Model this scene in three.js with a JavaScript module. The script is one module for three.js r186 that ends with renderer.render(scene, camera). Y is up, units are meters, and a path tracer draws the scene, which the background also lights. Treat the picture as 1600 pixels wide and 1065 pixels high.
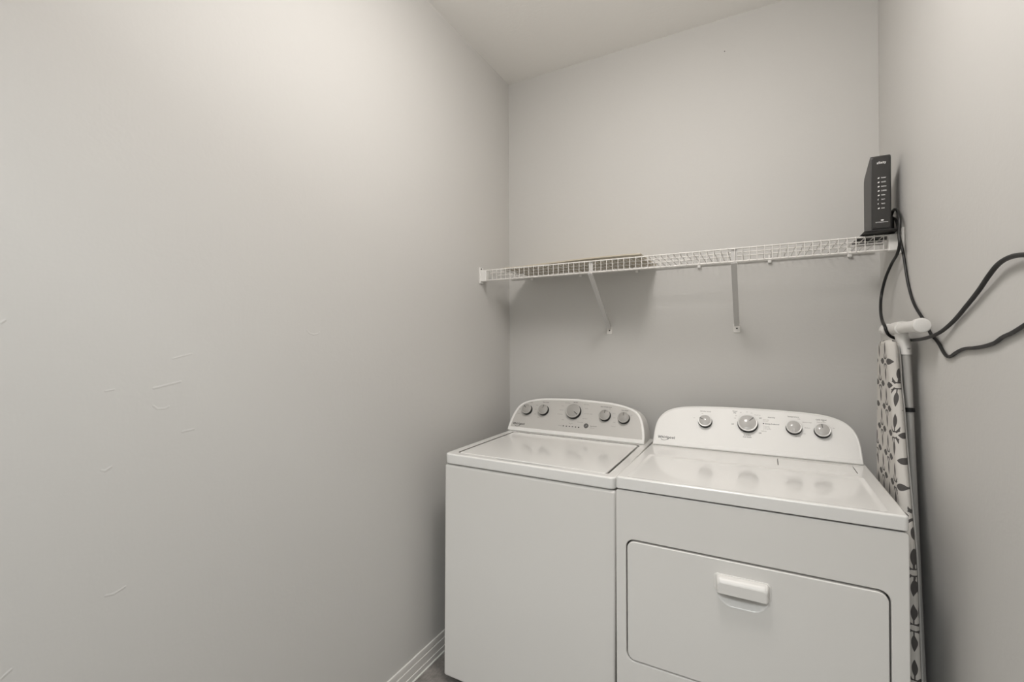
import * as THREE from 'three';
import { RoundedBoxGeometry } from 'three/addons/geometries/RoundedBoxGeometry.js';
import { mergeGeometries } from 'three/addons/utils/BufferGeometryUtils.js';
import { ImprovedNoise } from 'three/addons/math/ImprovedNoise.js';

// ---------------------------------------------------------------- camera, exposure, lights
const scene = new THREE.Scene();
scene.background = new THREE.Color(0x000000);
const renderer = new THREE.WebGLRenderer({ antialias: true });
renderer.toneMapping = THREE.LinearToneMapping;
renderer.toneMappingExposure = 1.02;
renderer.shadowMap.enabled = true;

const camera = new THREE.PerspectiveCamera(2 * Math.atan(532.5 / 714.13) * 180 / Math.PI, 1600 / 1065, 0.02, 30);
camera.position.set(0, 1.355, 0);
{
  const yaw = 28.06 * Math.PI / 180, pitch = 0.326 * Math.PI / 180, roll = -0.235 * Math.PI / 180;
  camera.rotation.set(pitch, yaw, roll, 'YXZ');
}
scene.add(camera);

const LAMP = { x: -0.30, z: -1.0, power: 17.5, point: 1.65, color: new THREE.Color(1.0, 0.962, 0.935) };
const HALL = { x: -0.25, z: 1.35, w: 1.6, h: 0.8, power: 14.5, color: new THREE.Color(0.935, 0.975, 1.0) };

// ---------------------------------------------------------------- helpers
const XL = -1.2311, XR = 0.4362, ZB = -2.2798, H = 2.8263, ZF = 0.30, HALLZ = 2.3;
let seed = 7;
const rnd = () => { seed = (seed * 1664525 + 1013904223) >>> 0; return seed / 4294967296; };
const names = new Map();
function numbered(n) { const k = names.get(n) || 0; names.set(n, k + 1); return k ? n + '_' + String(k).padStart(3, '0') : n; }
function std(color, rough, o = {}) { return new THREE.MeshPhysicalMaterial({ color, roughness: rough, metalness: 0, ...o }); }
function mesh(name, geo, mat, parent) {
  const g = Array.isArray(geo) ? mergeGeometries(geo.map(x => { const q = x.index ? x.toNonIndexed() : x; if (!q.attributes.uv) q.setAttribute('uv', new THREE.BufferAttribute(new Float32Array(q.attributes.position.count * 2), 2)); return q; })) : geo;
  const m = new THREE.Mesh(g, mat); m.name = parent ? name : numbered(name);
  m.castShadow = m.receiveShadow = true; (parent || scene).add(m); return m;
}
function thing(name, label, category, pos = [0, 0, 0], group) {
  const o = new THREE.Group(); o.name = numbered(name); o.position.set(...pos); o.userData = { label, category };
  if (group) o.userData.group = group; scene.add(o); return o;
}
function struct(name, geo, mat, label, category) { const m = mesh(name, geo, mat); m.userData.kind = 'structure'; if (label) m.userData.label = label; if (category) m.userData.category = category; return m; }
function box(x0, y0, z0, x1, y1, z1) { const g = new THREE.BoxGeometry(x1 - x0, y1 - y0, z1 - z0); g.translate((x0 + x1) / 2, (y0 + y1) / 2, (z0 + z1) / 2); return g; }
function rbox(x0, y0, z0, x1, y1, z1, r = 0.004, s = 4) { const g = new RoundedBoxGeometry(x1 - x0, y1 - y0, z1 - z0, s, r); g.translate((x0 + x1) / 2, (y0 + y1) / 2, (z0 + z1) / 2); return g; }
function metreUV(g) {                                    // uv in metres from position and facing
  const q = g.index ? g.toNonIndexed() : g; q.computeVertexNormals();
  const p = q.attributes.position, n = q.attributes.normal, uv = new Float32Array(p.count * 2);
  for (let i = 0; i < p.count; i++) {
    const ax = Math.abs(n.getX(i)), ay = Math.abs(n.getY(i)), az = Math.abs(n.getZ(i));
    if (ax >= ay && ax >= az) { uv[2 * i] = -p.getZ(i); uv[2 * i + 1] = p.getY(i); }
    else if (ay >= az) { uv[2 * i] = p.getX(i); uv[2 * i + 1] = -p.getZ(i); }
    else { uv[2 * i] = p.getX(i); uv[2 * i + 1] = p.getY(i); }
  }
  q.setAttribute('uv', new THREE.BufferAttribute(uv, 2)); return q;
}
function tube(pts, r, seg = 40, rad = 8, closed = false, tension = 0.5) {
  const c = new THREE.CatmullRomCurve3(pts.map(p => new THREE.Vector3(...p)), closed, 'centripetal', tension);
  return new THREE.TubeGeometry(c, seg, r, rad, closed);
}
function rod(a, b, r, rad = 8) {                          // straight capped rod
  const A = new THREE.Vector3(...a), B = new THREE.Vector3(...b), d = B.clone().sub(A);
  const g = new THREE.CylinderGeometry(r, r, d.length(), rad);
  g.applyQuaternion(new THREE.Quaternion().setFromUnitVectors(new THREE.Vector3(0, 1, 0), d.normalize()));
  g.translate((A.x + B.x) / 2, (A.y + B.y) / 2, (A.z + B.z) / 2); return g;
}
function rr(x0, y0, x1, y1, r, s = 8) {                   // rounded rectangle, counter-clockwise points; r number or [bl, br, tr, tl]
  const R = Array.isArray(r) ? r : [r, r, r, r], out = [];
  const c = [[x0 + R[0], y0 + R[0], Math.PI, R[0]], [x1 - R[1], y0 + R[1], 1.5 * Math.PI, R[1]], [x1 - R[2], y1 - R[2], 0, R[2]], [x0 + R[3], y1 - R[3], 0.5 * Math.PI, R[3]]];
  for (const [cx, cy, a, q] of c) for (let i = 0; i <= s; i++) { const t = a + (i / s) * Math.PI / 2; out.push([cx + q * Math.cos(t), cy + q * Math.sin(t)]); }
  return out;
}
function inset(pts, d) {                                  // shrink a counter-clockwise outline by d
  const n = pts.length, out = [];
  for (let i = 0; i < n; i++) {
    const a = pts[(i + n - 1) % n], b = pts[i], c = pts[(i + 1) % n];
    let e1 = [b[0] - a[0], b[1] - a[1]], e2 = [c[0] - b[0], c[1] - b[1]];
    const l1 = Math.hypot(...e1) || 1, l2 = Math.hypot(...e2) || 1;
    const n1 = [-e1[1] / l1, e1[0] / l1], n2 = [-e2[1] / l2, e2[0] / l2];
    let m = [n1[0] + n2[0], n1[1] + n2[1]]; const k = Math.max(0.35, (m[0] * m[0] + m[1] * m[1]) / 2);
    out.push([b[0] + m[0] / k * d, b[1] + m[1] / k * d]);
  }
  return out;
}
function creased(geo, crease) {                           // area-weighted normals: flats stay flat beside rounded edges
  const g = geo.index ? geo.toNonIndexed() : geo, p = g.attributes.position, n = p.count / 3, fn = [], map = new Map();
  const A = V3(0, 0, 0), B = V3(0, 0, 0), C = V3(0, 0, 0), key = i => `${Math.round(p.getX(i) * 2e5)},${Math.round(p.getY(i) * 2e5)},${Math.round(p.getZ(i) * 2e5)}`;
  for (let f = 0; f < n; f++) {
    A.fromBufferAttribute(p, 3 * f); B.fromBufferAttribute(p, 3 * f + 1); C.fromBufferAttribute(p, 3 * f + 2);
    const c = B.clone().sub(A).cross(C.clone().sub(A)), a = c.length(); fn.push([c, a > 0 ? c.clone().divideScalar(a) : c]);
    for (let k = 0; k < 3; k++) { const q = key(3 * f + k); if (!map.has(q)) map.set(q, []); map.get(q).push(f); }
  }
  const N = new Float32Array(p.count * 3), cc = Math.cos(crease);
  for (let f = 0; f < n; f++) for (let k = 0; k < 3; k++) {
    const t = V3(0, 0, 0); for (const o of map.get(key(3 * f + k))) if (o === f || fn[o][1].dot(fn[f][1]) > cc) t.add(fn[o][0]);
    t.normalize(); N.set([t.x, t.y, t.z], 3 * (3 * f + k));
  }
  g.setAttribute('normal', new THREE.BufferAttribute(N, 3)); return g;
}
function loft(rings, cap0, cap1, crease = 0.6) {          // rings: arrays of Vector3, equal length, closed; caps are fans triangulated in 2D given by cap = (p) => [u, v]
  const pos = [], n = rings[0].length;
  const tri = (a, b, c) => pos.push(a.x, a.y, a.z, b.x, b.y, b.z, c.x, c.y, c.z);
  for (let k = 0; k + 1 < rings.length; k++) for (let i = 0; i < n; i++) {
    const j = (i + 1) % n, a = rings[k][i], b = rings[k][j], c = rings[k + 1][j], d = rings[k + 1][i];
    tri(a, b, c); tri(a, c, d);
  }
  for (const [cap, ring] of [[cap0, rings[0]], [cap1, rings[rings.length - 1]]]) if (cap) {
    const f = THREE.ShapeUtils.triangulateShape(ring.map(p => new THREE.Vector2(...cap(p))), []);
    for (const [a, b, c] of f) cap === cap0 ? tri(ring[c], ring[b], ring[a]) : tri(ring[a], ring[b], ring[c]);
  }
  const g = new THREE.BufferGeometry(); g.setAttribute('position', new THREE.Float32BufferAttribute(pos, 3));
  const q = creased(g, crease);
  q.setAttribute('uv', new THREE.Float32BufferAttribute(new Float32Array(q.attributes.position.count * 2), 2));
  return q;
}
function slab(outer, holes, y0, y1, bevel, bs = 3) {      // plan outline in (x, z) extruded upward from y0 to y1 with rounded edges
  const s = new THREE.Shape(inset(outer, bevel).map(p => new THREE.Vector2(p[0], -p[1])));
  for (const h of holes) s.holes.push(new THREE.Path(inset(h, -bevel).map(p => new THREE.Vector2(p[0], -p[1]))));
  const g = new THREE.ExtrudeGeometry(s, { depth: y1 - y0 - 2 * bevel, bevelEnabled: bevel > 0, bevelSize: bevel, bevelThickness: bevel, bevelSegments: bs, steps: 1 });
  g.rotateX(-Math.PI / 2); g.translate(0, y0 + bevel, 0);
  return creased(g, 0.7);
}
function plate(outer, holes, z0, z1, bevel, bs = 3) {     // front outline in (x, y) extruded toward +z
  const s = new THREE.Shape(inset(outer, bevel).map(p => new THREE.Vector2(...p)));
  for (const h of holes) s.holes.push(new THREE.Path(inset(h, -bevel).map(p => new THREE.Vector2(...p))));
  const g = new THREE.ExtrudeGeometry(s, { depth: z1 - z0 - 2 * bevel, bevelEnabled: bevel > 0, bevelSize: bevel, bevelThickness: bevel, bevelSegments: bs, steps: 1 });
  g.translate(0, 0, z0 + bevel);
  return creased(g, 0.7);
}
const V3 = (x, y, z) => new THREE.Vector3(x, y, z);
function canvasTex(w, h, draw, srgb = true) {
  const c = document.createElement('canvas'); c.width = w; c.height = h; draw(c.getContext('2d'), w, h);
  const t = new THREE.CanvasTexture(c); if (srgb) t.colorSpace = THREE.SRGBColorSpace; t.magFilter = THREE.LinearFilter; t.anisotropy = 8; return t;
}
function dataTex(n, fn, repeat) {                         // square tiling grey texture
  const a = new Uint8Array(n * n * 4);
  for (let y = 0; y < n; y++) for (let x = 0; x < n; x++) { const v = fn(x / n, y / n), i = 4 * (y * n + x); const c = Array.isArray(v) ? v : [v, v, v]; a[i] = c[0]; a[i + 1] = c[1]; a[i + 2] = c[2]; a[i + 3] = 255; }
  const t = new THREE.DataTexture(a, n, n); t.magFilter = THREE.LinearFilter; t.minFilter = THREE.LinearMipmapLinearFilter; t.generateMipmaps = true;
  t.wrapS = t.wrapT = THREE.RepeatWrapping; if (repeat) t.repeat.set(repeat, repeat); t.needsUpdate = true; return t;
}
const noise = new ImprovedNoise();
const tileNoise = (u, v, f, z) => {                       // periodic noise in u, v
  const A = Math.PI * 2, r = f / A; return noise.noise(Math.cos(u * A) * r + 11.3, Math.sin(u * A) * r + z, Math.cos(v * A) * r + 3.7) * 0.6 + noise.noise(Math.cos(v * A) * r + 5.1, Math.sin(v * A) * r + z * 2, Math.sin(u * A) * r + 8.2) * 0.6;
};

// ---------------------------------------------------------------- materials
const paintBump = dataTex(512, (u, v) => 128 + 60 * tileNoise(u, v, 30, 1.3) + 50 * tileNoise(u, v, 75, 4.1), 1 / 0.45);
const WALL = 0xc8c6c2;
const hallMat = std(0xd9d9d6, 0.6);
const wallMat = std(WALL, 0.62, { bumpMap: paintBump, bumpScale: 0.0005 });
const ceilMat = std(0xeeece8, 0.85, { bumpMap: paintBump, bumpScale: 0.0008 });
const trimMat = std(0xd8d5d0, 0.35);
const enamel = std(0xe2e0dc, 0.17, { clearcoat: 0.6, clearcoatRoughness: 0.06 });
const enamelFront = std(0xd9d6d1, 0.36);
const plasticWhite = std(0xe4e2de, 0.42);
const darkRubber = std(0x1d1c1b, 0.8);
const knobSilver = std(0xb4b1ad, 0.55, { clearcoat: 0.45, clearcoatRoughness: 0.05 });
const knobGrey = std(0x9b9893, 0.5, { clearcoat: 0.15, clearcoatRoughness: 0.1 });
const knobGreyRim = std(0xaaa7a2, 0.4);
const knobRim = std(0xd6d4d1, 0.3, { metalness: 0.2 });
const knobBlack = std(0x050505, 0.6);
const wireMat = std(0xe2dfda, 0.35);
const modemMat = std(0x2c2b2a, 0.38);
const cordMat = std(0x0e0e0e, 0.45);
const footWhite = std(0xdedcd8, 0.35);
const legGrey = std(0xa9a7a3, 0.4);

// ---------------------------------------------------------------- room
struct('floor', metreUV(box(-3.0, -0.12, ZB - 0.12, 2.4, 0, HALLZ + 0.12)), std(0xffffff, 0.55, {
  map: (() => { const t = dataTex(512, (u, v) => { const a = tileNoise(u, v, 9, 2.2), b = tileNoise(u, v, 34, 7.7), c = tileNoise(u, v, 90, 5.5); const k = 1 + 0.22 * a + 0.16 * b + 0.12 * c; return [128 * k, 123 * k, 118 * k].map(q => Math.min(255, q)); }, 1 / 0.6); t.colorSpace = THREE.SRGBColorSpace; return t; })(),
}));
struct('ceiling', metreUV(box(-3.0, H, ZB - 0.12, 2.4, H + 0.12, HALLZ + 0.12)), ceilMat);
// left wall: its relief map carries the roller texture and the fine trowel ridges
const LW = 2.7;                                            // metres covered by the map from z = ZB forward
const leftBump = canvasTex(2048, 2048, (c, w, h) => {
  const id = c.createImageData(w, h), d = id.data;
  const px = paintBump.image.data;
  for (let y = 0; y < h; y++) for (let x = 0; x < w; x++) { const s = px[4 * (((y * 512 / 341) & 511) * 512 + ((x * 512 / 341) & 511))]; const i = 4 * (y * w + x); d[i] = d[i + 1] = d[i + 2] = 110 + (s - 128) * 0.22; d[i + 3] = 255; }
  c.putImageData(id, 0, 0);
  const X = z => (z - ZB) / LW * w, Y = y => h - y / H * h;
  c.lineCap = 'round';
  const ridge = (pts, lw, v) => { c.strokeStyle = `rgb(${v},${v},${v})`; c.lineWidth = lw; c.beginPath(); pts.forEach((p, i) => i ? c.lineTo(X(p[1]), Y(p[0])) : c.moveTo(X(p[1]), Y(p[0]))); c.stroke(); };
  ridge([[1.398, -0.955], [1.389, -0.965], [1.386, -0.98], [1.389, -0.995], [1.394, -1.0]], 3, 190);
  ridge([[1.255, -0.544], [1.258, -0.56], [1.264, -0.59], [1.266, -0.6]], 3, 180);
  ridge([[1.214, -0.544], [1.206, -0.552], [1.205, -0.567], [1.209, -0.575]], 3, 175);
  ridge([[1.144, -0.604], [1.146, -0.63]], 3, 180); ridge([[1.089, -0.448], [1.086, -0.455], [1.092, -0.465]], 3, 180);
  ridge([[0.819, -0.456], [0.816, -0.47], [0.822, -0.49]], 3, 175); ridge([[1.322, -0.583], [1.327, -0.6], [1.333, -0.626]], 2, 170);
  ridge([[1.402, -0.306], [1.398, -0.302]], 3, 190); ridge([[1.257, -0.455], [1.259, -0.47]], 2, 170); ridge([[0.74, -0.30], [0.75, -0.315]], 3, 175);
}, false);
{
  const g = metreUV(box(XL - 0.12, 0, ZB - 0.12, XL, H, ZF + 0.12));
  const uv = g.attributes.uv; for (let i = 0; i < uv.count; i++) uv.setXY(i, (-uv.getX(i) - ZB) / LW, uv.getY(i) / H);
  struct('wall_left', g, std(WALL, 0.62, { bumpMap: leftBump, bumpScale: 0.0018 }));
}
const wb = struct('wall_back', metreUV(box(XL, 0, ZB - 0.12, XR, H, ZB)), wallMat);
mesh('nail', rod([-0.116, 2.676, ZB - 0.004], [-0.116, 2.676, ZB + 0.0015], 0.0022), std(0x2a2725, 0.6), wb);
struct('wall_right', metreUV(box(XR, 0, ZB - 0.12, XR + 0.12, H, ZF + 0.12)), wallMat);
// front wall with the doorway in which the photographer stands
const DX0 = -1.08, DX1 = 0.30, DH = 2.30;
struct('wall_front', metreUV(mergeGeometries([box(XL, 0, ZF, DX0, H, ZF + 0.12), box(DX1, 0, ZF, XR, H, ZF + 0.12), box(DX0, DH, ZF, DX1, H, ZF + 0.12)])), wallMat);
{
  const parts = [];
  for (const z of [[ZF - 0.018, ZF], [ZF + 0.12, ZF + 0.138]]) {
    parts.push(rbox(DX0 - 0.065, 0, z[0], DX0 - 0.005, DH + 0.065, z[1], 0.004), rbox(DX1 + 0.005, 0, z[0], DX1 + 0.065, DH + 0.065, z[1], 0.004), rbox(DX0 - 0.005, DH + 0.005, z[0], DX1 + 0.005, DH + 0.065, z[1], 0.004));
  }
  struct('trim_1', parts, trimMat);
}
// hallway outside the door
struct('wall_hall_left', metreUV(box(-3.0, 0, ZF, -2.88, H, HALLZ)), hallMat);
struct('wall_hall_right', metreUV(box(2.28, 0, ZF, 2.4, H, HALLZ)), hallMat);
struct('wall_hall_rear', metreUV(box(-3.0, 0, HALLZ, 2.4, H, HALLZ + 0.12)), hallMat);
struct('wall_hall_front', metreUV(mergeGeometries([box(-3.0, 0, ZF, XL - 0.12, H, ZF + 0.12), box(XR + 0.12, 0, ZF, 2.4, H, ZF + 0.12)])), wallMat);

// baseboards: one profile (out from the wall, up), swept along each wall
const BB = [[0, 0], [0.0150, 0], [0.0150, 0.0035], [0.0120, 0.0055], [0.0105, 0.0058], [0.0112, 0.0235], [0.0108, 0.0262], [0.0085, 0.0268], [0.0092, 0.0568], [0.0085, 0.0590], [0.0060, 0.0594], [0.0048, 0.0615], [0.0066, 0.0638], [0.0066, 0.0820], [0.0050, 0.0858], [0, 0.0864]];
function baseboard(name, len, place) {
  const s = new THREE.Shape(BB.map(p => new THREE.Vector2(...p)));
  const g = creased(new THREE.ExtrudeGeometry(s, { depth: len, bevelEnabled: false }), 0.4); place(g); struct(name, g, trimMat);
}
baseboard('baseboard_left', ZF - ZB, g => g.translate(XL, 0, ZB));
baseboard('baseboard_back', XR - XL, g => { g.rotateY(Math.PI / 2); g.scale(1, 1, -1); g.index; g.translate(XL, 0, ZB); const p = g.attributes.position; for (let i = 0; i < p.count; i++) p.setZ(i, ZB + Math.abs(p.getZ(i) - ZB)); g.computeVertexNormals(); });
baseboard('baseboard_right', ZF - ZB, g => { g.rotateY(Math.PI); g.translate(XR, 0, ZF); });

// ---------------------------------------------------------------- lights
{
  const t = thing('ceiling_light', 'round flat white ceiling light fixed above the laundry floor', 'ceiling light', [LAMP.x, H, LAMP.z]);
  mesh('mounting_ring', new THREE.LatheGeometry([[0, 0], [0.23, 0], [0.23, -0.02], [0.21, -0.026]].map(p => new THREE.Vector2(...p)), 48), trimMat, t);
  mesh('lamp_diffuser', new THREE.LatheGeometry([[0.2095, -0.02], [0.209, -0.034], [0.204, -0.041], [0.1, -0.050], [0, -0.053]].map(p => new THREE.Vector2(...p)), 48), std(0xffffff, 0.5, { emissive: LAMP.color, emissiveIntensity: 4 }), t).castShadow = false;
  const l = new THREE.RectAreaLight(LAMP.color, LAMP.power, 0.37, 0.37); l.position.set(LAMP.x, H - 0.058, LAMP.z); l.lookAt(LAMP.x, 0, LAMP.z); scene.add(l);
  const pl = new THREE.PointLight(LAMP.color, LAMP.point, 0, 2); pl.position.set(LAMP.x, H - 0.16, LAMP.z); pl.castShadow = true; pl.shadow.radius = 10; scene.add(pl);
}
{
  const t = thing('hall_light', 'flat rectangular white light panel on the hallway ceiling', 'ceiling light', [HALL.x, H, HALL.z]);
  mesh('frame', rbox(-HALL.w / 2 - 0.02, -0.03, -HALL.h / 2 - 0.02, HALL.w / 2 + 0.02, 0, HALL.h / 2 + 0.02, 0.004), trimMat, t);
  const d = mesh('light_panel', box(-HALL.w / 2, -0.032, -HALL.h / 2, HALL.w / 2, -0.0301, HALL.h / 2), std(0xffffff, 0.5, { emissive: HALL.color, emissiveIntensity: 3 }), t); d.castShadow = false;
  const l = new THREE.RectAreaLight(HALL.color, HALL.power, HALL.w, HALL.h); l.position.set(HALL.x, H - 0.04, HALL.z); l.lookAt(HALL.x, 0, HALL.z); scene.add(l);
}

// ---------------------------------------------------------------- console of an appliance
const COS = Math.cos(Math.PI / 6), SIN = 0.5;
function halfOutline(half, n = 6) {                       // half profile from bottom outer corner to the top centre -> closed counter-clockwise outline
  const c = new THREE.CatmullRomCurve3(half.map(p => V3(p[0], p[1], 0)), false, 'centripetal').getPoints(half.length * n);
  const R = c.map(p => [p.x, p.y]); const L = R.slice(0, -1).reverse().map(p => [-p[0], p[1]]);
  const bottom = []; for (let i = 1; i < 12; i++) bottom.push([-half[0][0] + 2 * half[0][0] * i / 12, half[0][1]]);
  return R.concat(L, bottom);
}
function makeConsole(t, half, { zb, yb, zBack, rimIn, rimDrop, u0 = 0, bottomRim }, housingMat, panelMat) {
  const out = halfOutline(half);
  const at = (p, h, back) => back !== undefined ? V3(u0 + p[0] * 0.985, yb + p[1] * COS * back, zBack) : V3(u0 + p[0], yb + p[1] * COS + h * SIN, zb - p[1] * SIN + h * COS);
  const ring = (d, h) => inset(out, d).map(p => at(p, h));
  const lift = (pts, v) => pts.map(p => [p[0], Math.max(p[1], v)]);
  const inner = lift(inset(out, rimIn), bottomRim), inner2 = inset(inner, 0.0022);
  const rings = [out.map(p => at([p[0], p[1]], 0, 0.90)), out.map(p => { const a = at(p, -0.008), b = at(p, 0, 0.90); return a.lerp(b, 0.02); }), ring(0, -0.006), ring(0.0008, -0.003), ring(0.0025, -0.0008), ring(0.0045, 0), inner.map(p => at(p, 0)), inner2.map(p => at(p, -rimDrop))];
  mesh('console', loft(rings, null, null, 0.5), housingMat, t);
  const pg = loft([inner2.map(p => at(p, -rimDrop - 0.004)), inner2.map(p => at(p, -rimDrop))], null, null);
  const f = THREE.ShapeUtils.triangulateShape(inner2.map(p => new THREE.Vector2(...p)), []);
  const pos = [], uv = [];
  for (const tri of f) for (const i of tri) { const q = at(inner2[i], -rimDrop); pos.push(q.x, q.y, q.z); uv.push((inner2[i][0] + 0.36) / 0.72, inner2[i][1] / 0.2); }
  const g = new THREE.BufferGeometry(); g.setAttribute('position', new THREE.Float32BufferAttribute(pos, 3)); g.setAttribute('uv', new THREE.Float32BufferAttribute(uv, 2)); g.computeVertexNormals();
  mesh('control_panel', g, panelMat, t);
  return (u, v, h) => at([u - u0, v], h - rimDrop);        // a point on the panel
}
const PX = 2048 / 0.72;                                    // print pixels per metre on a control panel
function printPanel(ground, draw) {
  return canvasTex(2048, Math.round(0.2 * PX), (c, w, h) => {
    c.fillStyle = ground; c.fillRect(0, 0, w, h);
    const X = u => (u + 0.36) * PX, Y = v => h - (v - 0.0042) * PX;
    const text = (s, u, v, size, o = {}) => { c.save(); c.translate(X(u), Y(v)); c.scale(o.stretch || 1, 1); c.font = `${o.style || ''} ${size * PX}px sans-serif`; c.fillStyle = o.color || '#4a4846'; c.textAlign = o.align || 'center'; c.textBaseline = 'middle'; c.fillText(s, 0, 0); c.restore(); };
    const logo = (u, v, width, col) => {
      c.save(); c.translate(X(u), Y(v)); c.font = `bold ${0.0145 * PX}px sans-serif`; c.fillStyle = col; c.textAlign = 'left'; c.textBaseline = 'middle';
      const k = width * PX / c.measureText('Whirlpool').width; c.scale(k, 1); c.fillText('Whirlpool', 0, 0);
      c.scale(1 / k, 1); c.strokeStyle = col; c.lineWidth = 0.0016 * PX; c.beginPath(); c.ellipse(0.030 * PX, 0.004 * PX, 0.017 * PX, 0.0085 * PX, -0.25, 0.15, 3.3); c.stroke(); c.restore();
    };
    draw({ c, X, Y, text, logo, line: (u0, v0, u1, v1, w_, col) => { c.strokeStyle = col; c.lineWidth = w_ * PX; c.beginPath(); c.moveTo(X(u0), Y(v0)); c.lineTo(X(u1), Y(v1)); c.stroke(); }, rect: (u, v, w_, h_, col) => { c.fillStyle = col; c.fillRect(X(u) - w_ * PX / 2, Y(v) - h_ * PX / 2, w_ * PX, h_ * PX); } });
  });
}
function knob(t, on, u, v, r, deg, label) {                // knob > skirt rim, pointer
  const isDryer = t.name.startsWith('dryer');
  v -= isDryer ? 0.0095 : 0.0070; u += isDryer ? 0.001 : 0.0055;
  const h = 0.0185, base = on(u, v, 0), n = on(u, v, 1).sub(base).normalize();
  const q = new THREE.Quaternion().setFromRotationMatrix(new THREE.Matrix4().makeBasis(V3(1, 0, 0), n, V3(1, 0, 0).cross(n)));
  const g = new THREE.LatheGeometry([[0.0, 0], [r * 1.03, 0], [r * 1.04, 0.0015], [r * 1.0, h * 0.55], [r * 0.985, h - 0.0035]].map(p => new THREE.Vector2(...p)), 40);
  const k = mesh('knob', g, knobBlack, t); k.position.copy(base); k.quaternion.copy(q);
  mesh('knob_rim', creased(new THREE.LatheGeometry([[r * 0.985, h - 0.0036], [r * 0.992, h - 0.0022], [r * 0.965, h - 0.0004], [r * 0.93, h], [r * 0.86, h - 0.0004], [r * 0.845, h - 0.0012]].map(p => new THREE.Vector2(...p)), 40), 0.9), isDryer ? knobRim : knobGreyRim, k);
  const cap = []; for (let i = 0; i <= 8; i++) { const a = 1 - i / 8; cap.push(new THREE.Vector2(r * 0.846 * a, h - 0.0014 + 0.0042 * (1 - a * a))); }
  mesh('knob_cap', new THREE.LatheGeometry(cap, 40), isDryer ? knobSilver : knobGrey, k);
  const a = deg * Math.PI / 180, pg = rbox(-0.0014, h - 0.001, -r * 0.84, 0.0014, h + 0.0024, -r * 0.22, 0.0006, 2); pg.rotateY(-a);
  mesh('pointer', pg, std(label || 0x5d5a57, 0.4), k);
}

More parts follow.
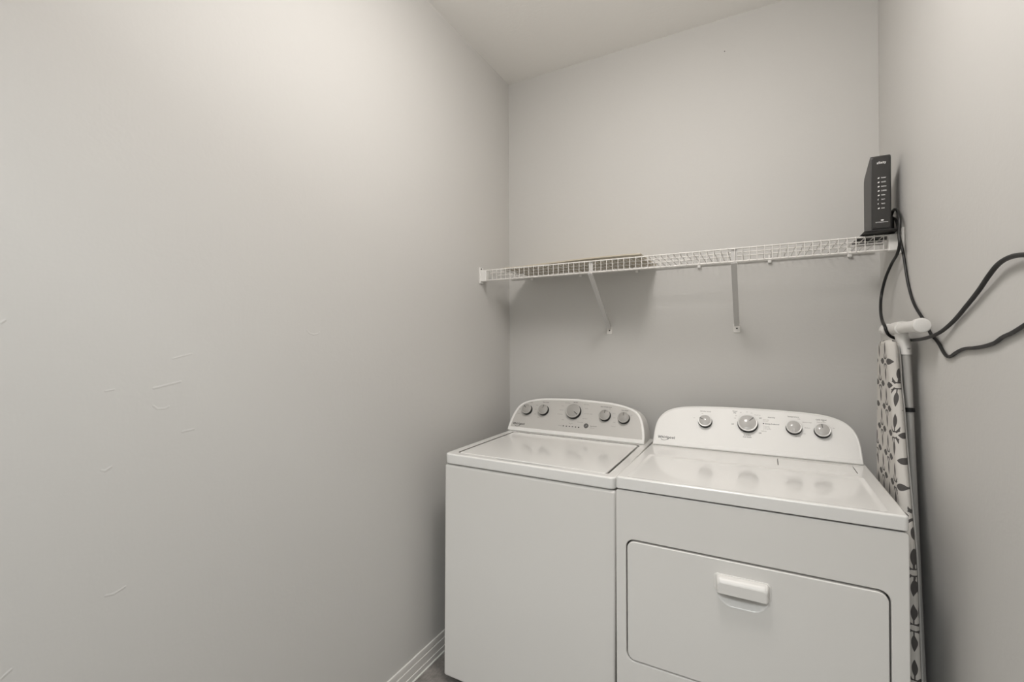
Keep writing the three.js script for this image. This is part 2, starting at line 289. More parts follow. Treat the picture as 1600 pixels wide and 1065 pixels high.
// ---------------------------------------------------------------- washer
{
  const t = thing('washing_machine', 'white top-loading washing machine with grey control panel and flat closed lid', 'washing machine', [-0.768, -0.0036, -1.4962]);
  t.rotation.z = -0.0105;
  const W2 = 0.3475;
  mesh('cabinet', [rbox(-W2, 0.025, -0.66, W2, 0.8725, 0, 0.009, 4)], enamelFront, t);
  mesh('inner_frame', [box(-W2 + 0.07, 0.86, -0.62, W2 - 0.07, 0.884, -0.07), box(-0.014 - 0.27, 0.914, -0.68, -0.014 + 0.27, 0.926, -0.60)], enamelFront, t);
  const lidO = rr(-0.303, -0.518, 0.303, -0.037, [0.012, 0.012, 0.012, 0.012]);
  const hole = rr(-0.3034, -0.5185, 0.3075, -0.0362, [0.013, 0.013, 0.013, 0.013]);
  { // finger recess in the middle of the front edge (front edge runs +x at max z; outline is counter-clockwise in (x, z))
    const i = hole.findIndex((p, k) => k && Math.abs(p[1] + 0.0362) < 1e-6 && Math.abs(hole[(k + 1) % hole.length][1] + 0.0362) < 1e-6);
    const add = []; for (let k = 0; k <= 24; k++) { const x = 0.15 - 0.30 * k / 24; const s = Math.min(1, (0.15 - Math.abs(x)) / 0.05); add.push([x, -0.0362 + 0.0135 * s * s * (3 - 2 * s)]); }
    hole.splice(i + 1, 0, ...add);
  }
  mesh('deck', [slab(rr(-W2, -0.69, W2, 0.003, [0.004, 0.004, 0.022, 0.022]), [hole], 0.8765, 0.917, 0.006, 4), box(-W2 + 0.02, 0.8775, -0.68, W2 - 0.02, 0.889, -0.012)], enamel, t);
  mesh('lid', slab(lidO, [], 0.9095, 0.9172, 0.0032, 4), enamel, t);
  for (const [x, z, y] of [[-0.3, -0.05, 0.0036], [0.3, -0.05, 0.0036], [-0.3, -0.6, 0.0036], [0.3, -0.6, 0.0036]]) { const b = 0.0036 + (x + 0.0) * 0.0105; mesh('leveling_foot', rod([x, b + 0.001, z], [x, 0.03, z], 0.02, 16), darkRubber, t); }
  const ground = '#bcb9b4';
  const tex = printPanel(ground, ({ c, X, Y, text, logo, rect, line }) => {
    logo(-0.3325 + 0.014, 0.0425, 0.067, '#2b2a29');
    const T = (s, u, v, al = 'center') => text(s, u, v, 0.0059, { style: 'bold', color: '#3b3937', align: al });
    const S = (s, u, v, al = 'center') => text(s, u, v, 0.0051, { color: '#77746f', align: al });
    const o = 0.014;                                        // console centre offset
    T('Soil Level', -0.262 + o, 0.1600); T('Water Level', -0.178 + o, 0.1675); T('Normal', -0.021 + o, 0.1775); T('Wash Temperature', 0.133 + o, 0.1660); T('Extra Rinse', 0.223 + o, 0.1555);
    S('Light', -0.303 + o, 0.143, 'right'); S('Normal', -0.3065 + o, 0.1205, 'right'); S('Heavy', -0.3065 + o, 0.096, 'right');
    S('Auto', -0.216 + o, 0.148, 'right'); S('Low', -0.220 + o, 0.126, 'right'); S('Med', -0.217 + o, 0.1, 'right'); S('High', -0.196 + o, 0.0855, 'right');
    ['Colors', 'Delicates', 'Bulky Items'].forEach((s, i) => S(s, -0.076 + o, 0.155 - i * 0.022, 'right')); S('Drain', -0.063 + o, 0.0835, 'right'); S('Quick Wash', -0.048 + o, 0.1725, 'right');
    S('Heavy Duty', 0.021 + o, 0.1705, 'left'); S('Whites', 0.031 + o, 0.150, 'left'); S('Deep Water Wash', 0.032 + o, 0.124, 'left'); S('Cold Wash', 0.027 + o, 0.0985, 'left'); S('Rinse & Spin', 0.006 + o, 0.079, 'left');
    ['Hot', 'Warm', 'Cool', 'Cold', 'Tap Cold'].forEach((s, i) => S(s, 0.170 - [0.022, 0.002, -0.004, -0.006, 0.0][i] + o, 0.157 - i * 0.021, 'left'));
    S('Off', 0.226 + o, 0.1465, 'left'); S('On', 0.253 + o, 0.1345, 'left');
    S('Sensing', -0.069 + o, 0.0535, 'right'); T('Start/Pause', 0.07 + o, 0.065, 'left'); S('hold 3 sec', 0.07 + o, 0.056, 'left');
    line(-0.037 + o, 0.0705, -0.0265 + o, 0.0655, 0.0011, '#77746f'); line(-0.0265 + o, 0.0655, -0.016 + o, 0.0705, 0.0011, '#77746f');
    for (let i = 0; i < 6; i++) { rect(-0.0605 + i * 0.0154 + o, 0.0532, 0.0066, 0.0042, '#1c1b1b'); }
  });
  const half = [[0.340, 0], [0.3395, 0.03], [0.333, 0.07], [0.322, 0.108], [0.305, 0.138], [0.280, 0.158], [0.24, 0.173], [0.18, 0.184], [0.1, 0.1895], [0, 0.193]];
  const on = makeConsole(t, half, { zb: -0.534, yb: 0.9205, zBack: -0.685, rimIn: 0.0105, rimDrop: 0.0022, u0: -0.014, bottomRim: 0.018 }, plasticWhite, std(0xffffff, 0.42, { map: tex, metalness: 0.1 }));
  knob(t, on, -0.2735, 0.1215, 0.0262, -42, 0x3a3836); knob(t, on, -0.1838, 0.1255, 0.0262, 0);
  knob(t, on, -0.0266, 0.1312, 0.0362, 125, 0x3a3836);
  knob(t, on, 0.1292, 0.1233, 0.0262, 4); knob(t, on, 0.2184, 0.1184, 0.0262, 0);
  { // start button
    const b = on(0.0515, 0.0600, 0), n = on(0.0515, 0.0600, 1).sub(b).normalize();
    const k = mesh('start_button', new THREE.LatheGeometry([[0.0115, 0], [0.0112, 0.002], [0.0095, 0.0028], [0.0088, 0.0018], [0, 0.0018]].map(p => new THREE.Vector2(...p)), 28), std(0x5a5856, 0.35), t);
    k.position.copy(b); k.quaternion.setFromUnitVectors(V3(0, 1, 0), n);
    mesh('button_symbol', mergeGeometries([rod([-0.0012, 0.0018, 0.002], [-0.0012, 0.0024, 0.002], 0.0012, 8), rod([0.002, 0.0018, -0.001], [0.002, 0.0024, -0.001], 0.0012, 8)]), std(0xb9b7b4, 0.4), k);
  }
}

// ---------------------------------------------------------------- dryer
{
  const t = thing('dryer', 'white clothes dryer with drop-down front door and all-white control panel', 'dryer', [-0.036, 0, -1.4725]);
  t.rotation.y = -0.0131;
  const W2 = 0.3705;
  const doorHole = rr(-0.3375, 0.3370, 0.3335, 0.7245, 0.027, 10), doorO = rr(-0.3335, 0.3412, 0.3295, 0.7195, 0.024, 10);
  mesh('cabinet', [plate(rr(-W2, 0.025, W2, 0.8795, 0.010, 5), [doorHole], -0.075, 0, 0.0035, 4), rbox(-W2, 0.025, -0.66, W2, 0.8795, -0.066, 0.006, 3)], enamelFront, t);
  mesh('inner_frame', [box(-W2 + 0.07, 0.86, -0.62, W2 - 0.07, 0.889, -0.07), box(-0.29, 0.919, -0.68, 0.29, 0.931, -0.60)], enamelFront, t);
  // door with a finger scoop under the handle
  const scoop = [[-0.071, 0.640], [-0.0705, 0.628], [-0.066, 0.615], [-0.057, 0.602], [-0.045, 0.5935], [-0.034, 0.5905], [0.026, 0.5905], [0.038, 0.5935], [0.050, 0.602], [0.059, 0.615], [0.0635, 0.628], [0.064, 0.640]];
  const scoopO = scoop.map(p => [p[0], p[1]]);
  const door = mesh('door', plate(doorO, [inset(scoopO, 0.0012)], -0.058, 0.0015, 0.0032, 4), enamelFront, t);
  {
    const ring = (k, z) => scoopO.map(p => V3(-0.0035 + (p[0] + 0.0035) * k, 0.640 + (p[1] - 0.640) * k, z));
    mesh('finger_scoop', loft([ring(1.03, 0.0017), ring(1.0, 0.0012), ring(0.965, -0.0008), ring(0.90, -0.0050), ring(0.80, -0.0115), ring(0.70, -0.0190), ring(0.60, -0.0260), ring(0.5, -0.0295)], null, p => [p.x, p.y], 1.2), enamel, door);
    // handle: flat flange plate with a bulging grip whose underside is open
    mesh('handle_flange', plate(rr(-0.0775, 0.6335, 0.0705, 0.6795, [0.002, 0.002, 0.011, 0.011], 8), [], -0.001, 0.0035, 0.0014, 3), enamelFront, door);
    const g0 = rr(-0.0712, 0.6325, 0.0660, 0.6772, [0.003, 0.003, 0.010, 0.010], 8);
    const shrink = (d, dt) => g0.map(p => { const cx = -0.0035, sx = (0.068 - d) / 0.068; const top = 0.6772, yb = 0.6325; const k = (p[1] - yb) / (top - yb); return [cx + (p[0] - cx) * sx, yb + k * (top - yb - dt)]; });
    const gr = (d, dt, z) => shrink(d, dt).map(p => V3(p[0], p[1], z));
    mesh('handle', loft([gr(0, 0, 0.002), gr(0.001, 0.001, 0.010), gr(0.0022, 0.0035, 0.0165), gr(0.0038, 0.0075, 0.0210), gr(0.0056, 0.0115, 0.0235), gr(0.0075, 0.0150, 0.0245)], null, p => [p.x, p.y], 1.0), enamelFront, door);
  }
  // top deck with a shallow dish and the lint screen cover
  const dish = rr(-0.338, -0.357, 0.333, -0.009, [0.022, 0.022, 0.010, 0.010], 8);
  const lint = rr(0.097, -0.500, 0.3265, -0.398, 0.003, 3);
  const deckParts = [slab(rr(-W2, -0.69, W2, 0.003, [0.004, 0.004, 0.012, 0.012]), [inset(dish, 0), lint], 0.8835, 0.922, 0.0055, 4), box(-W2 + 0.02, 0.886, -0.68, W2 - 0.02, 0.9, -0.012)];
  { // the dish: hole edge is rounded by the slab's bevel, so the dish floor starts just inside it
    const y0 = 0.922, rg = (d, y) => inset(dish, d).map(p => V3(p[0], y, p[1])).reverse();
    deckParts[0] = slab(rr(-W2, -0.69, W2, 0.003, [0.004, 0.004, 0.012, 0.012]), [lint], 0.8835, 0.917, 0.0, 4);
    const outer = rr(-W2, -0.69, W2, 0.003, [0.004, 0.004, 0.012, 0.012]);
    const s = new THREE.Shape(inset(outer, 0.0055).map(p => new THREE.Vector2(p[0], -p[1])));
    s.holes.push(new THREE.Path(dish.map(p => new THREE.Vector2(p[0], -p[1]))), new THREE.Path(lint.map(p => new THREE.Vector2(p[0], -p[1]))));
    const top = new THREE.ShapeGeometry(s); top.rotateX(-Math.PI / 2); top.translate(0, y0, 0);
    const edge = []; for (let i = 0; i <= 6; i++) { const a = i / 6 * Math.PI / 2; edge.push(inset(outer, 0.0055 * (1 - Math.cos(a))).map(p => V3(p[0], 0.9165 + 0.0055 * Math.sin(a), p[1])).reverse()); }
    const low = []; for (let i = 0; i <= 3; i++) { const a = i / 3 * Math.PI / 2; low.push(inset(outer, 0.003 * (1 - Math.sin(a))).map(p => V3(p[0], 0.8835 + 0.003 * (1 - Math.cos(a)), p[1])).reverse()); }
    const wall = [...low, ...edge];
    const lintWall = [lint.map(p => V3(p[0], y0, p[1])).reverse(), lint.map(p => V3(p[0], 0.9, p[1])).reverse()];
    const dishG = loft([rg(0, y0), rg(0.003, y0 - 0.0004), rg(0.007, y0 - 0.0017), rg(0.011, y0 - 0.0030), rg(0.014, y0 - 0.0036), rg(0.018, y0 - 0.0038)], null, p => [p.x, -p.z], 1.2);
    deckParts.length = 0; deckParts.push(loft(wall, null, null, 1.0), top, dishG, loft(lintWall, null, null), box(-W2 + 0.02, 0.886, -0.68, W2 - 0.02, 0.9, -0.012));
  }
  mesh('deck', deckParts, enamel, t);
  mesh('lint_screen_cover', slab(rr(0.0995, -0.499, 0.324, -0.3985, 0.002, 3), [], 0.905, 0.9219, 0.0008, 2), enamel, t);
  for (const [x, z] of [[-0.32, -0.05], [0.32, -0.05], [-0.32, -0.6], [0.32, -0.6]]) mesh('leveling_foot', rod([x, 0, z], [x, 0.03, z], 0.02, 16), darkRubber, t);
  const tex = printPanel('#e6e4e0', ({ text, logo, rect, line }) => {
    logo(-0.3425, 0.0395, 0.0695, '#2b2a29');
    const T = (s, u, v, al = 'center', col = '#5a5754') => text(s, u, v, 0.0060, { style: 'bold', color: col, align: al });
    const S = (s, u, v, al = 'center') => text(s, u, v, 0.0050, { color: '#96928d', align: al });
    T('Wrinkle Shield', -0.1595, 0.1675, 'center', '#8f8b86'); S('On', -0.199, 0.1355, 'right'); S('Off', -0.172, 0.157, 'center');
    T('Timed', -0.049, 0.176); T('Dry', -0.049, 0.169); S('60', -0.03, 0.172, 'left'); S('40', -0.005, 0.176); S('30', 0.012, 0.172); S('Touch Up', 0.022, 0.1655, 'left'); S('80', -0.044, 0.157); S('100', -0.048, 0.146);
    T('Off', 0.038, 0.153, 'left'); T('Off', -0.0515, 0.1195, 'right'); T('Off', 0.037, 0.0905, 'left');
    T('Auto Dry', 0.0685, 0.1585, 'left', '#3b3937'); S('More Dry', 0.052, 0.1475, 'left'); S('Very Dry', 0.051, 0.142, 'left');
    rect(0.0535, 0.1315, 0.0042, 0.0042, '#2b2a29'); T('Energy Preferred', 0.058, 0.131, 'left', '#3b3937');
    S('Normal', 0.057, 0.121, 'left'); S('Less Dry', 0.057, 0.1155, 'left'); S('Damp Dry', 0.057, 0.110, 'left'); S('Delicate', 0.046, 0.0995, 'left'); line(0.055, 0.124, 0.055, 0.104, 0.0007, '#b0aca7');
    T('Auto Dry', -0.003, 0.0775); T('Cool Down', -0.003, 0.070);
    T('Temperature', 0.1545, 0.1675); ['High', 'Medium High', 'Medium', 'Low'].forEach((s, i) => S(s, 0.168 + [0, 0.016, 0.022, 0.016][i], 0.160 - [0, 0.012, 0.034, 0.058][i], 'left')); S('Air Only', 0.159, 0.089, 'left');
    T('Cycle Signal', 0.2445, 0.162); S('Off', 0.248, 0.156, 'left'); S('On', 0.279, 0.132, 'left'); S('Push to Start', 0.245, 0.152);
  });
  const half = [[0.3625, 0], [0.3615, 0.041], [0.357, 0.088], [0.346, 0.122], [0.322, 0.1515], [0.292, 0.1685], [0.258, 0.1785], [0.21, 0.1845], [0.142, 0.188], [0.068, 0.190], [0, 0.1905]];
  const on = makeConsole(t, half, { zb: -0.5265, yb: 0.9255, zBack: -0.685, rimIn: 0.0062, rimDrop: 0.0012, bottomRim: 0.0165 }, plasticWhite, std(0xffffff, 0.45, { map: tex }));
  knob(t, on, -0.1602, 0.1262, 0.0262, -62); knob(t, on, -0.0029, 0.1297, 0.0358, 43); knob(t, on, 0.1545, 0.1262, 0.0262, 180, 0xd0cecb); knob(t, on, 0.2451, 0.1217, 0.0262, -5);
}

// ---------------------------------------------------------------- wire shelf
const SY = 1.7215, SF = -1.975, SB = ZB + 0.008, SX0 = XL + 0.02, SX1 = XR - 0.02;
const shelfY = x => 1.7245 - 0.0055 * (x - XL) / (XR - XL);
{
  const t = thing('wire_shelf', 'white wire shelf with front lip fixed across the back wall', 'shelf');
  const R = (name, y, z, r, x0 = SX0, x1 = SX1) => mesh(name, rod([x0, shelfY(x0) + y, z], [x1, shelfY(x1) + y, z], r), wireMat, t);
  R('front_rod', 0, SF, 0.0031); R('lip_rod', -0.050, SF, 0.0034); R('back_rod', -0.006, SB, 0.003); R('middle_rod', -0.0055, -2.118, 0.0026); R('middle_rod', -0.0055, -2.035, 0.0024);
  const geo = mergeGeometries([rod([0, -0.050, SF + 0.0035], [0, 0.0005, SF + 0.0035], 0.0016, 6), tube([[0, 0.0, SF + 0.0035], [0, 0.003, SF + 0.0012], [0, 0.0025, SF - 0.003], [0, -0.002, SF - 0.02]], 0.0016, 8, 6), rod([0, -0.002, SF - 0.02], [0, -0.0025, SB], 0.0016, 6)]);
  for (let x = SX0 + 0.024; x < SX1 - 0.01; x += 0.0254) { const m = mesh('deck_wire', geo, wireMat, t); m.position.set(x, shelfY(x), 0); }
  for (const x of [-1.085, -0.804, -0.512, -0.228, 0.056, 0.338]) { // clips that hold the back rod
    mesh('wall_clip', [rbox(x - 0.006, shelfY(x) - 0.010, ZB, x + 0.006, shelfY(x) + 0.016, ZB + 0.009, 0.002, 2), rbox(x - 0.0075, shelfY(x) - 0.021, ZB, x + 0.0075, shelfY(x) - 0.006, ZB + 0.015, 0.0035, 3)], plasticWhite, t);
  }
  // wall brackets at both ends
  const eb = (x, dir) => {
    const y = shelfY(x), X = (a) => x + dir * a, mm = (a, b) => [Math.min(X(a), X(b)), Math.max(X(a), X(b))];
    const [p0, p1] = mm(0, 0.006), [c0, c1] = mm(0.002, 0.036);
    const m = mesh('end_bracket', [rbox(p0, y - 0.066, dir > 0 ? -1.992 : -1.985, p1, y + 0.016, dir > 0 ? -1.958 : -1.934, 0.002, 2), rbox(c0, y - 0.055, -1.992, c1, y + 0.002, SF + 0.009, 0.003, 3)], plasticWhite, t);
    mesh('screw', rod([X(0.005), y + 0.008, -1.968], [X(0.0085), y + 0.008, -1.968], 0.0035, 12), std(0x4a4744, 0.4, { metalness: 0.6 }), m);
  };
  eb(XL, 1); eb(XR, -1);
  // diagonal braces: channel from the lip to a foot screwed to the wall
  for (const [x, w] of [[-0.652, 0.0095], [-0.0725, 0.0105]]) {
    const y = shelfY(x), a = V3(x, y - 0.05, SF + 0.004), b = V3(x - 0.001, 1.438, ZB + 0.006), d = b.clone().sub(a), L = d.length();
    const s = new THREE.Shape([[-w, 0], [-w + 0.0016, 0], [-w + 0.0016, 0.0094], [w - 0.0016, 0.0094], [w - 0.0016, 0], [w, 0], [w, 0.011], [-w, 0.011]].map(p => new THREE.Vector2(...p)));
    const g = new THREE.ExtrudeGeometry(s, { depth: L, bevelEnabled: false });
    d.normalize(); const bx = V3(1, 0, 0), bz = d, by = bz.clone().cross(bx).normalize(); // local y faces up and back
    g.applyMatrix4(new THREE.Matrix4().makeBasis(bx, by, bz)); g.translate(a.x, a.y, a.z);
    const br = mesh('support_brace', mergeGeometries([g, box(x - w, y - 0.054, SF - 0.0062, x + w, y + 0.001, SF - 0.0042), box(x - w, y - 0.056, SF - 0.0062, x + w, y - 0.0535, SF + 0.006)].map(q => { const k = q.index ? q.toNonIndexed() : q; return k; })), std(0xc9c7c4, 0.4), t);
    mesh('foot_plate', plate(rr(x - 0.0145, 1.400, x + 0.0125, 1.4405, 0.004, 4), [], ZB, ZB + 0.0035, 0.001, 2), wireMat, br);
    mesh('screw', rod([x - 0.001, 1.419, ZB + 0.003], [x - 0.001, 1.419, ZB + 0.0052], 0.0035, 12), std(0x3a3836, 0.4, { metalness: 0.6 }), br);
  }
}
// flattened cardboard lying on the shelf
{
  const nx = 28, nz = 8, top = [], geo = new THREE.BoxGeometry(1, 1, 1, nx, 1, nz), p = geo.attributes.position;
  for (let i = 0; i < p.count; i++) {
    const u = p.getX(i) + 0.5, v = p.getZ(i) + 0.5;        // v: back to front
    const x = -1.115 + u * 0.685 + (1 - v) * 0.012, z = -2.262 + v * (0.268 + 0.022 * u);
    const curl = 0.0085 * Math.max(0, v - 0.55) / 0.45 * Math.pow(Math.max(0, Math.sin((u - 0.15) / 0.85 * Math.PI * 0.72)), 1.3);
    p.setXYZ(i, x, shelfY(x) + 0.0045 + (p.getY(i) > 0 ? 0.0055 : 0) + Math.max(0, curl), z);
  }
  const m = mesh('cardboard_sheet', creased(geo, 0.5), std(0xc8bfae, 0.85));
  m.userData = { label: 'flat beige cardboard sheet lying on the wire shelf', category: 'cardboard' };
}

// ---------------------------------------------------------------- modem
{
  const t = thing('modem', 'tall dark grey upright modem with white indicator symbols on the shelf', 'modem', [0.3775, shelfY(0.39) + 0.0045, -1.95]);
  const B = 0.0115, Ht = 0.2635;
  // side profile (z, y), extruded across the width
  const prof = [[-0.116, B], [-0.002, B], [0, B + 0.003], [0, Ht - 0.012], [-0.003, Ht - 0.004], [-0.010, Ht], [-0.016, Ht - 0.002], [-0.106, 0.222], [-0.1145, 0.208], [-0.116, 0.195]];
  const s = new THREE.Shape(prof.map(p => new THREE.Vector2(...p)));
  const g = new THREE.ExtrudeGeometry(s, { depth: 0.048, bevelEnabled: true, bevelSize: 0.0015, bevelThickness: 0.003, bevelSegments: 3 });
  g.rotateY(-Math.PI / 2); g.translate(0.024, 0, 0);
  mesh('body', creased(g, 0.5), modemMat, t);
  const tex = canvasTex(256, 1024, (c, w, h) => {
    c.fillStyle = '#2b2a29'; c.fillRect(0, 0, w, h); c.fillStyle = '#f2f1ef'; c.strokeStyle = '#f2f1ef'; c.textAlign = 'center'; c.textBaseline = 'middle';
    c.font = 'bold 42px sans-serif'; c.fillText('xfinity', w / 2 + 4, h * 0.087);
    const rows = [0.298, 0.358, 0.418, 0.478, 0.539, 0.599, 0.659, 0.720], lab = ['Power', 'US/DS', 'Online', '2.4GHz', '5GHz', 'Tel 1', 'Tel 2', 'Link'];
    rows.forEach((y, i) => {
      c.beginPath();
      if (i === 5 || i === 6) { c.lineWidth = 7; c.arc(w * 0.36, h * y, 11, 2.2, 4.6); c.stroke(); } else { c.ellipse(w * 0.36, h * y, 15, 9, -0.4, 0, 7); c.fill(); }
      c.font = 'bold 23px sans-serif'; c.textAlign = 'left'; c.fillText(lab[i], w * 0.5, h * y); c.textAlign = 'center';
    });
    c.beginPath(); c.ellipse(w * 0.55, h * 0.887, 22, 10, 0, 0, 7); c.fill(); c.font = 'bold 17px sans-serif'; c.fillText('Wi-Fi Protected Setup', w * 0.52, h * 0.914);
  });
  const fp = plate(rr(-0.0245, B + 0.004, 0.0245, Ht - 0.005, 0.006, 5), [], 0.0, 0.0028, 0.001, 2);
  { const p = fp.attributes.position, uv = new Float32Array(p.count * 2); for (let i = 0; i < p.count; i++) { uv[2 * i] = (p.getX(i) + 0.0245) / 0.049; uv[2 * i + 1] = (p.getY(i) - B - 0.004) / (Ht - B - 0.009); } fp.setAttribute('uv', new THREE.BufferAttribute(uv, 2)); }
  mesh('front_panel', fp, std(0xffffff, 0.2, { map: tex, clearcoat: 0.5, clearcoatRoughness: 0.08 }), t);
  mesh('stand', [rbox(-0.050, 0.0035, -0.170, 0.045, 0.0085, 0.018, 0.0024, 3), rbox(-0.027, 0.007, -0.125, 0.028, B + 0.001, 0.005, 0.002, 2), rbox(-0.054, 0.0002, -0.185, 0.036, 0.0050, -0.135, 0.002, 2), rbox(-0.050, 0.0002, -0.075, 0.043, 0.0050, -0.030, 0.002, 2)], std(0x1d1c1b, 0.5), t);
  mesh('power_plug', [rbox(0.028, 0.0085, -0.13, 0.046, 0.064, -0.05, 0.006, 3)], cordMat, t);
}

// ---------------------------------------------------------------- cords
{
  const A = [[0.4225, 1.775, -2.07], [0.4225, 1.800, -2.035], [0.4215, 1.809, -2.0], [0.421, 1.795, -1.955], [0.418, 1.762, -1.915], [0.4165, 1.735, -1.907], [0.414, 1.705, -1.904], [0.414, 1.674, -1.896], [0.414, 1.646, -1.927], [0.412, 1.622, -1.990], [0.405, 1.576, -2.044], [0.398, 1.520, -2.065], [0.386, 1.467, -2.014], [0.376, 1.428, -1.942], [0.371, 1.401, -1.874], [0.375, 1.384, -1.872], [0.390, 1.3705, -1.884], [0.405, 1.365, -1.878], [0.419, 1.362, -1.850], [0.421, 1.361, -1.775], [0.421, 1.367, -1.660], [0.424, 1.381, -1.569], [0.429, 1.406, -1.499], [0.428, 1.437, -1.418], [0.427, 1.467, -1.346], [0.425, 1.491, -1.293], [0.424, 1.508, -1.248], [0.424, 1.514, -1.201], [0.425, 1.510, -1.153], [0.428, 1.493, -1.080], [0.430, 1.45, -0.98], [0.430, 1.36, -0.86], [0.430, 1.2, -0.78], [0.430, 0.9, -0.74], [0.430, 0.4, -0.72], [0.427, 0.12, -0.71], [0.415, 0.008, -0.70]];
  const B = [[0.4225, 1.768, -2.06], [0.4235, 1.785, -2.03], [0.4235, 1.770, -1.985], [0.423, 1.742, -1.958], [0.4225, 1.722, -1.947], [0.424, 1.688, -1.935], [0.428, 1.648, -1.923], [0.430, 1.602, -1.909], [0.431, 1.547, -1.887], [0.432, 1.497, -1.854], [0.432, 1.464, -1.816], [0.432, 1.436, -1.768], [0.432, 1.406, -1.716], [0.432, 1.378, -1.679], [0.432, 1.361, -1.638], [0.432, 1.347, -1.609], [0.432, 1.329, -1.582], [0.432, 1.3175, -1.555], [0.432, 1.319, -1.529], [0.432, 1.329, -1.495], [0.432, 1.338, -1.449], [0.432, 1.341, -1.391], [0.432, 1.346, -1.333], [0.431, 1.354, -1.283], [0.431, 1.364, -1.253], [0.431, 1.371, -1.219], [0.431, 1.384, -1.172], [0.431, 1.411, -1.089], [0.431, 1.42, -1.0], [0.431, 1.36, -0.90], [0.431, 1.2, -0.83], [0.431, 0.9, -0.80], [0.431, 0.4, -0.79], [0.428, 0.12, -0.78], [0.416, 0.007, -0.77]];
  const a = mesh('power_cord', tube(A, 0.0047, 260, 10), cordMat);
  a.userData = { label: 'thicker round black cord looping down behind the foot bar and rising highest along the wall', category: 'cord' };
  const b = mesh('power_cord', tube(B, 0.0040, 260, 10), cordMat);
  b.userData = { label: 'thinner black cord dropping to a sharp low bend on the wall below the other cord', category: 'cord' };
}

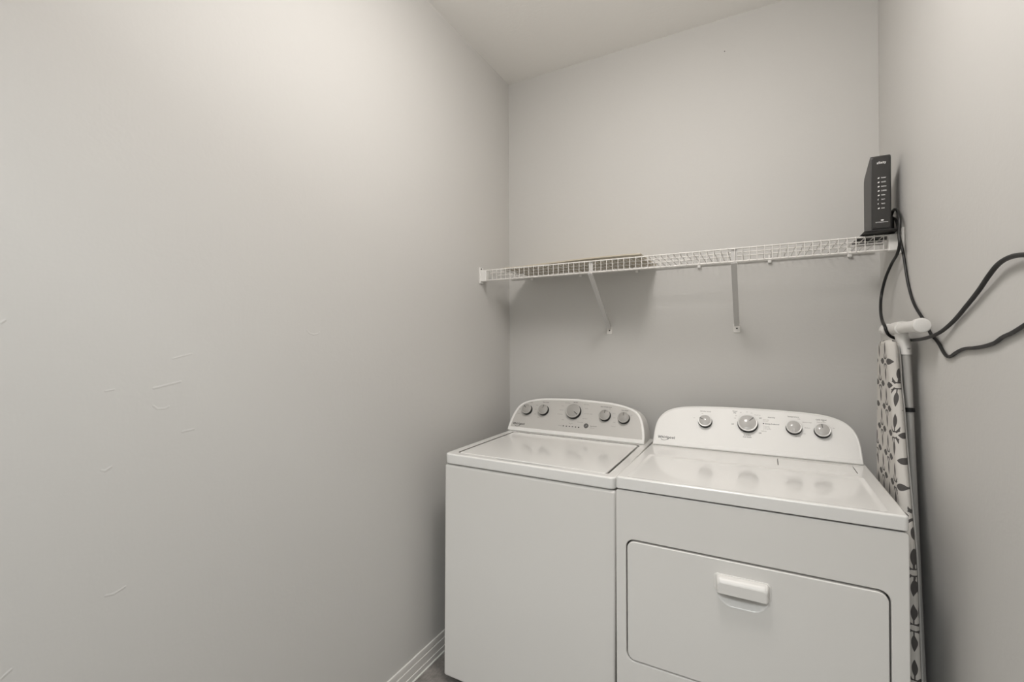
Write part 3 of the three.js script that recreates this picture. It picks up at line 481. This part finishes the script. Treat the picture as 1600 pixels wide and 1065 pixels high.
// ---------------------------------------------------------------- ironing board
{
  const t = thing('ironing_board', 'folded ironing board with grey leaf print cover standing upright beside the dryer', 'ironing board', [0, 0, 0]);
  const lean = 0.1225, top = 1.363, bot = 0.012;
  const F = [[-0.1, -1.545], [0.1, -1.560], [0.436, -1.585], [0.714, -1.606], [0.876, -1.652], [1.009, -1.695], [1.136, -1.724], [1.227, -1.754], [1.36, -1.792]];
  const front = y => { for (let i = 1; i < F.length; i++) if (y <= F[i][0] || i === F.length - 1) { const k = (y - F[i - 1][0]) / (F[i][0] - F[i - 1][0]); return F[i - 1][1] + k * (F[i][1] - F[i - 1][1]); } };
  const full = [[0, 0.168], [0.7, 0.168], [0.908, 0.144], [1.04, 0.122], [1.169, 0.101], [1.24, 0.087], [1.37, 0.060]];
  const half = y => { for (let i = 1; i < full.length; i++) if (y <= full[i][0] || i === full.length - 1) { const k = (y - full[i - 1][0]) / (full[i][0] - full[i - 1][0]); return full[i - 1][1] + k * (full[i][1] - full[i - 1][1]); } };
  const cz = y => front(y) - half(y);
  const hw = [[top, 0.030], [1.360, 0.044], [1.348, half(1.348)]].concat([1.24, 1.15, 1.03, 0.90, 0.76, 0.5, 0.10].map(y => [y, half(y)]), [[0.04, 0.160], [0.018, 0.142], [bot, 0.11]]);
  const frontEdge = hw.map(([y, w]) => [cz(y) + w, y]), backEdge = hw.slice().reverse().map(([y, w]) => [cz(y) - w, y]);
  const sm = pts => new THREE.CatmullRomCurve3(pts.map(p => V3(p[0], p[1], 0)), false, 'centripetal').getPoints(90).map(p => [p.x, p.y]);
  let outline = sm(backEdge).concat(sm(frontEdge));          // bottom-back up to the top, then down the front
  if (THREE.ShapeUtils.isClockWise(outline.map(p => new THREE.Vector2(...p)))) outline.reverse();
  const x0 = 0.3575, x1 = 0.3855;                            // print side toward the dryer, underside toward the wall
  const ring = (d, x) => inset(outline, d).map(p => V3(x, p[1] + 0.0, p[0]));
  const rings = [ring(0.011, x1), ring(0.003, x1 - 0.003), ring(0, x1 - 0.009), ring(0, x0 + 0.016), ring(0.0025, x0 + 0.007), ring(0.007, x0 + 0.002), ring(0.013, x0)];
  const g = loft(rings, p => [p.z, p.y], p => [p.z, p.y], 1.2);
  { // uv: height along the board and distance across, wrapped round the rolled edge
    const p = g.attributes.position, uv = new Float32Array(p.count * 2);
    for (let i = 0; i < p.count; i++) { const y = p.getY(i), z = p.getZ(i), x = p.getX(i), s = Math.sign(z - cz(y)); const c = z - cz(y) + s * (x - x0); uv[2 * i] = (c - 0.180) / 0.145 + 0.5; uv[2 * i + 1] = (y - 0.585) / 0.142 + 0.5; }
    g.setAttribute('uv', new THREE.BufferAttribute(uv, 2));
  }
  const S = 512;
  const tex = canvasTex(S, S, (c, w, h) => {
    c.fillStyle = '#c4c0ba'; c.fillRect(0, 0, w, h);
    const ink = '#4e4b49';
    const leaf = (x, y, a, L, W) => { c.save(); c.translate(x, y); c.rotate(a); c.beginPath(); c.moveTo(0, 0); c.bezierCurveTo(W, -L * 0.3, W, -L * 0.62, 0, -L); c.bezierCurveTo(-W, -L * 0.62, -W, -L * 0.3, 0, 0); c.fill(); c.restore(); };
    const curl = (x, y, a, m) => { c.save(); c.translate(x, y); c.rotate(a); c.scale(m, 1); c.beginPath(); c.moveTo(0, 0); c.bezierCurveTo(6, -26, 30, -34, 42, -66); c.bezierCurveTo(58, -40, 34, -10, 14, 6); c.closePath(); c.fill(); c.restore(); };
    c.fillStyle = ink; c.strokeStyle = ink; c.lineCap = 'round';
    for (const [ox, oy] of [[S / 2, S / 2], [0, 0], [S, 0], [0, S], [S, S]]) {
        leaf(ox, oy - 62, 0, 160, 36); leaf(ox, oy + 62, Math.PI, 160, 36); leaf(ox - 48, oy, -Math.PI / 2, 150, 46); leaf(ox + 48, oy, Math.PI / 2, 150, 46);
        for (let k = 0; k < 4; k++) { curl(ox + (k % 2 ? 18 : -18), oy + (k > 1 ? 24 : -24), k > 1 ? Math.PI : 0, (k === 0 || k === 3) ? -1 : 1); }
        c.lineWidth = 13; c.beginPath(); c.moveTo(ox, oy - 70); c.lineTo(ox, oy - 34); c.moveTo(ox, oy + 70); c.lineTo(ox, oy + 34); c.moveTo(ox - 60, oy - 44); c.quadraticCurveTo(ox, oy - 18, ox + 60, oy - 44); c.moveTo(ox - 60, oy + 44); c.quadraticCurveTo(ox, oy + 18, ox + 60, oy + 44); c.stroke();
    }
  });
  tex.wrapS = tex.wrapT = THREE.RepeatWrapping;
  mesh('cover', g, std(0xffffff, 0.85, { map: tex }), t);
  mesh('board_panel', loft([ring(0.012, x1 + 0.004), ring(0.011, x1 + 0.0005)].map(r => r), p => [p.z, p.y], null), legGrey, t);
  // leg: flattened steel tube leaning with the board
  {
    const a = V3(0.4065, 1.335, -1.805), b = V3(0.4065, 0.06, -1.643), d = b.clone().sub(a);
    const s = new THREE.Shape(); s.absellipse(0, 0, 0.0115, 0.0165, 0, Math.PI * 2);
    const q = new THREE.ExtrudeGeometry(s, { depth: d.length(), bevelEnabled: false, curveSegments: 12 });
    d.normalize(); const bx = V3(1, 0, 0), by = d.clone().cross(bx).normalize();
    q.applyMatrix4(new THREE.Matrix4().makeBasis(bx, by, d)); q.translate(a.x, a.y, a.z);
    mesh('leg', creased(q, 0.6), legGrey, t);
    const k = (1.335 - 1.150) / (1.335 - 0.06), cz2 = -1.805 + 0.162 * k;
    const st = new THREE.CylinderGeometry(1, 1, 0.013, 28); st.scale(0.0145, 1, 0.0195); st.rotateX(-0.127); st.translate(0.4065, 1.150, cz2);
    mesh('strap', [st], std(0x0c0c0c, 0.7), t);
  }
  // T-shaped foot at the top
  const f0 = [0.393, 1.3965, -1.945], f1 = [0.397, 1.3995, -1.640];
  const bar = mesh('foot_bar', rod(f0, f1, 0.0162, 24), footWhite, t);
  for (const [p, s] of [[f1, 1], [f0, -1]]) {
    const cap = new THREE.LatheGeometry([[0.0162, -0.002], [0.0190, 0.000], [0.0200, 0.004], [0.0204, 0.026], [0.0192, 0.0318], [0.0165, 0.0335], [0.0, 0.0338]].map(q => new THREE.Vector2(...q)), 32);
    cap.rotateX(s * Math.PI / 2); cap.translate(p[0], p[1], p[2]); mesh('end_cap', creased(cap, 0.6), footWhite, bar);
  }
  {
    const c0 = V3(0.395, 1.394, -1.842);
    const sleeve = rod([0.3942, 1.3975, -1.858], [0.3954, 1.3984, -1.788], 0.0205, 24);
    const neck = []; for (const [y, rx, rz, x, z] of [[1.392, 0.0165, 0.033, 0.3985, -1.824], [1.375, 0.0170, 0.031, 0.4005, -1.822], [1.352, 0.0170, 0.026, 0.4035, -1.816], [1.338, 0.0150, 0.0210, 0.4050, -1.810], [1.317, 0.0142, 0.0195, 0.4060, -1.804]]) {
      const r = []; for (let i = 0; i < 24; i++) { const a = i / 24 * Math.PI * 2; r.push(V3(x + rx * Math.cos(a), y, z - rz * Math.sin(a))); } neck.push(r);
    }
    mesh('foot_collar', [sleeve, loft(neck.reverse(), p => [p.x, -p.z], p => [p.x, -p.z], 0.9)], footWhite, t);
  }
}

renderer.render(scene, camera);
